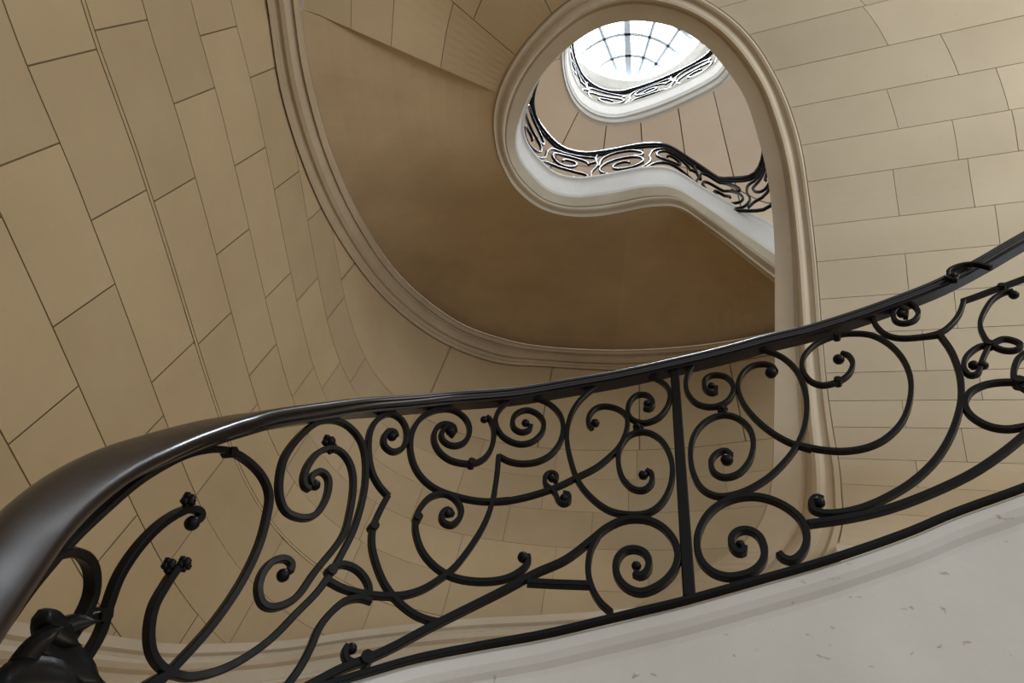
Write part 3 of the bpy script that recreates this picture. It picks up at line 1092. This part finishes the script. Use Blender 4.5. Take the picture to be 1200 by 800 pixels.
# ---- lower flight: string under the railing and its treads
low_st = thing('staircase', AZ(20, 1.4, -1.6), 'lowest stone flight whose pale string fills the bottom right corner', 'staircase')
sp, sn = [], []
tab = []
for p, q in zip(br3, brn):
    a = math.degrees(math.atan2(p.x, p.y))
    tab.append((a, p.z - EYE))
tab.sort()
left_h = [(math.degrees(math.atan2(p.x, p.y)), p.z - EYE - 0.80) for p in hr3]
tab = [t for t in left_h if t[0] < tab[0][0] - 3] + tab
tab.append((100, tab[-1][1] + 0.55))
rows = []
for a in frange(-33.4, 84, 1.0):
    d = near_d(a)
    h = interp(a, tab) - 0.008
    p, n = AZ(a, d, h), near_n(a)
    sec = [(-0.16, 0.0), (-0.008, 0.0), (-0.003, -0.008), (-0.003, -0.03), (-0.012, -0.042), (-0.024, -0.05), (-0.028, -0.06), (-0.028, -0.52), (-0.005, -0.53),
           (0.01, -0.58), (-0.01, -0.64), (-0.09, -0.66), (-0.16, -0.66)]
    rows.append([p + n * x + Vector((0, 0, z)) for x, z in sec])
V, F = grid(rows, closed=True)
o = obj('string', V, F, M_STRING, low_st)
md = o.modifiers.new('edge', 'EDGE_SPLIT')
WELL = Vector((0.5, 0.6, 0))
a_ = frange(-30, 62, 8.0)
for a0, a1 in zip(a_, a_[1:]):
    h = interp(a0, tab) - 0.18
    top = [[], []]
    for a in frange(a0, a1 + 0.5, 2):
        p = AZ(a, near_d(a) + 0.10, h)
        d = p - WELL
        d.z = 0
        d.normalize()
        k = 1.7
        while k > 0.3:                              # stop short of the outer wall
            q = p + d * k
            if math.hypot(q.x, q.y) < wd(math.degrees(math.atan2(q.x, q.y))) - 0.2:
                break
            k -= 0.05
        top[0].append(p)
        top[1].append(p + d * k)
    bot = [[v - Vector((0, 0, 0.17)) for v in r] for r in top]
    n = len(top[0])
    V = top[0] + top[1] + bot[0] + bot[1]
    F = []
    for j in range(n - 1):
        F += [(j, j + 1, n + j + 1, n + j), (2 * n + j, 3 * n + j, 3 * n + j + 1, 2 * n + j + 1), (j, 2 * n + j, 2 * n + j + 1, j + 1), (n + j, n + j + 1, 3 * n + j + 1, 3 * n + j)]
    F += [(0, n, 3 * n, 2 * n), (n - 1, 3 * n - 1, 4 * n - 1, 2 * n - 1)]
    obj('tread', V, F, M_FLOOR, low_st)

# floor
V, F = grid([[AZ(a, d, -1.6) for a in frange(-180, 180, 15)] for d in (0.0, 1.5, 3.0, 4.6)])
tag(obj('floor', V, F, M_FLOOR), kind='structure')

# ------------------------------------------------------------------ railings of the upper flights


def spiral(cx, cy, r0, r1, a0, turns, n=14):
    return [(cx + (r0 + (r1 - r0) * k / n) * math.cos(a0 + turns * 2 * math.pi * k / n),
             cy + (r0 + (r1 - r0) * k / n) * math.sin(a0 + turns * 2 * math.pi * k / n)) for k in range(n + 1)]


PI = math.pi
MODULE = [                       # (x along in rail heights, y up 0..1)
    spiral(0.34, 0.40, 0.06, 0.33, 0.4, 1.6, 22),
    [(0.02, 0.50), (0.05, 0.78), (0.18, 0.93), (0.38, 0.93), (0.52, 0.80), (0.56, 0.68), (0.50, 0.62), (0.44, 0.68)],
    spiral(0.92, 0.62, 0.05, 0.27, PI, -1.5, 20),
    [(0.58, 0.10), (0.72, 0.30), (0.95, 0.36), (1.16, 0.26), (1.20, 0.12), (1.10, 0.06), (1.04, 0.14)],
    [(0.00, 0.04), (0.25, 0.04), (0.50, 0.10), (0.64, 0.34), (0.64, 0.60), (0.72, 0.86), (0.98, 0.95), (1.24, 0.88), (1.28, 0.72), (1.20, 0.66)],
    [(1.26, 0.03), (1.24, 0.30), (1.30, 0.55), (1.26, 0.80), (1.28, 0.97)],
]


def upper_railing(base, normals, height, i0, i1, label, w, t, parent_loc, hand):
    e = thing('railing', parent_loc, label, 'railing')
    P = base[i0:i1]
    N_ = normals[i0:i1]
    L = [0.0]
    for a, b in zip(P, P[1:]):
        L.append(L[-1] + (b - a).length)

    def at(u, v):
        u = max(0, min(u, L[-1] - 1e-6))
        k = 0
        lo_, hi_ = 0, len(L) - 1
        while hi_ - lo_ > 1:
            m = (lo_ + hi_) // 2
            if L[m] <= u:
                lo_ = m
            else:
                hi_ = m
        f = (u - L[lo_]) / max(1e-9, L[hi_] - L[lo_])
        n = N_[lo_].lerp(N_[hi_], f).normalized()
        return P[lo_].lerp(P[hi_], f) + n * 0.05 + Vector((0, 0, v)), n
    us = frange(0, L[-1], 0.06)
    q = [at(u, height) for u in us]
    V, F = sweep([a for a, n in q], [n for a, n in q], rect(hand, hand * 0.62, 0.5))
    obj('handrail', V, F, M_RAIL, e)
    q = [at(u, 0.02) for u in us]
    V, F = sweep([a for a, n in q], [n for a, n in q], rect(0.03, 0.02))
    obj('bottom_rail', V, F, M_IRON, e)
    q = [at(u, height - 0.06) for u in us]
    V, F = sweep([a for a, n in q], [n for a, n in q], rect(0.025, 0.016))
    obj('top_bar', V, F, M_IRON, e)
    mod = 1.30 * height
    k = 0
    while k * mod < L[-1]:
        for c in MODULE:
            pts = [at(k * mod + x * height, 0.02 + y * (height - 0.07)) for x, y in [tuple(p) for p in catmull(c, 4)] if k * mod + x * height < L[-1]]
            if len(pts) < 3:
                continue
            V, F = sweep([a for a, n in pts], [n for a, n in pts], rect(w, t))
            obj('scroll', V, F, M_IRON, e)
        k += 1
    return e


j0 = 20 * NS - FI
upper_railing(base_path, out_n, RAILH, j0, len(base_path), 'wrought-iron scroll railing on the middle flight, following its S-shaped curve', 0.026, 0.019, base_path[31 * NS - FI], 0.06)
upper_railing(base3, n3, 0.86, 0, len(base3), 'small wrought-iron railing of the topmost flight, directly below the skylight', 0.024, 0.024, base3[len(base3) // 2], 0.065)

# the nearest railing runs on past the right edge of the picture
far = []
for a in frange(59, 80, 0.8):
    far.append((AZ(a, near_d(a), interp(a, tab) + 0.01), near_n(a)))
L = [0.0]
for (p, n), (q, m) in zip(far, far[1:]):
    L.append(L[-1] + (q - p).length)
tabp = list(zip(L, range(len(L))))


def past(u, v):
    f = interp(u, tabp)
    i = min(int(f), len(far) - 2)
    return far[i][0].lerp(far[i + 1][0], f - i) + Vector((0, 0, v)), far[i][1]


V, F = sweep([p for p, n in far], [n for p, n in far], rect(0.018, 0.011))
obj('bottom_rail', V, F, M_IRON, rail)
k = 0
while k * 1.0 + 0.3 < L[-1]:
    for c in MODULE:
        pts = [past(0.28 + k * 1.0 + x * 0.76, 0.02 + y * 0.76) for x, y in [tuple(p) for p in catmull(c, 4)] if 0.28 + k * 1.0 + x * 0.76 < L[-1]]
        if len(pts) > 3:
            V, F = sweep([a for a, n in pts], [n for a, n in pts], rect(BW, BT))
            obj('scroll', V, F, M_IRON, rail)
    k += 1
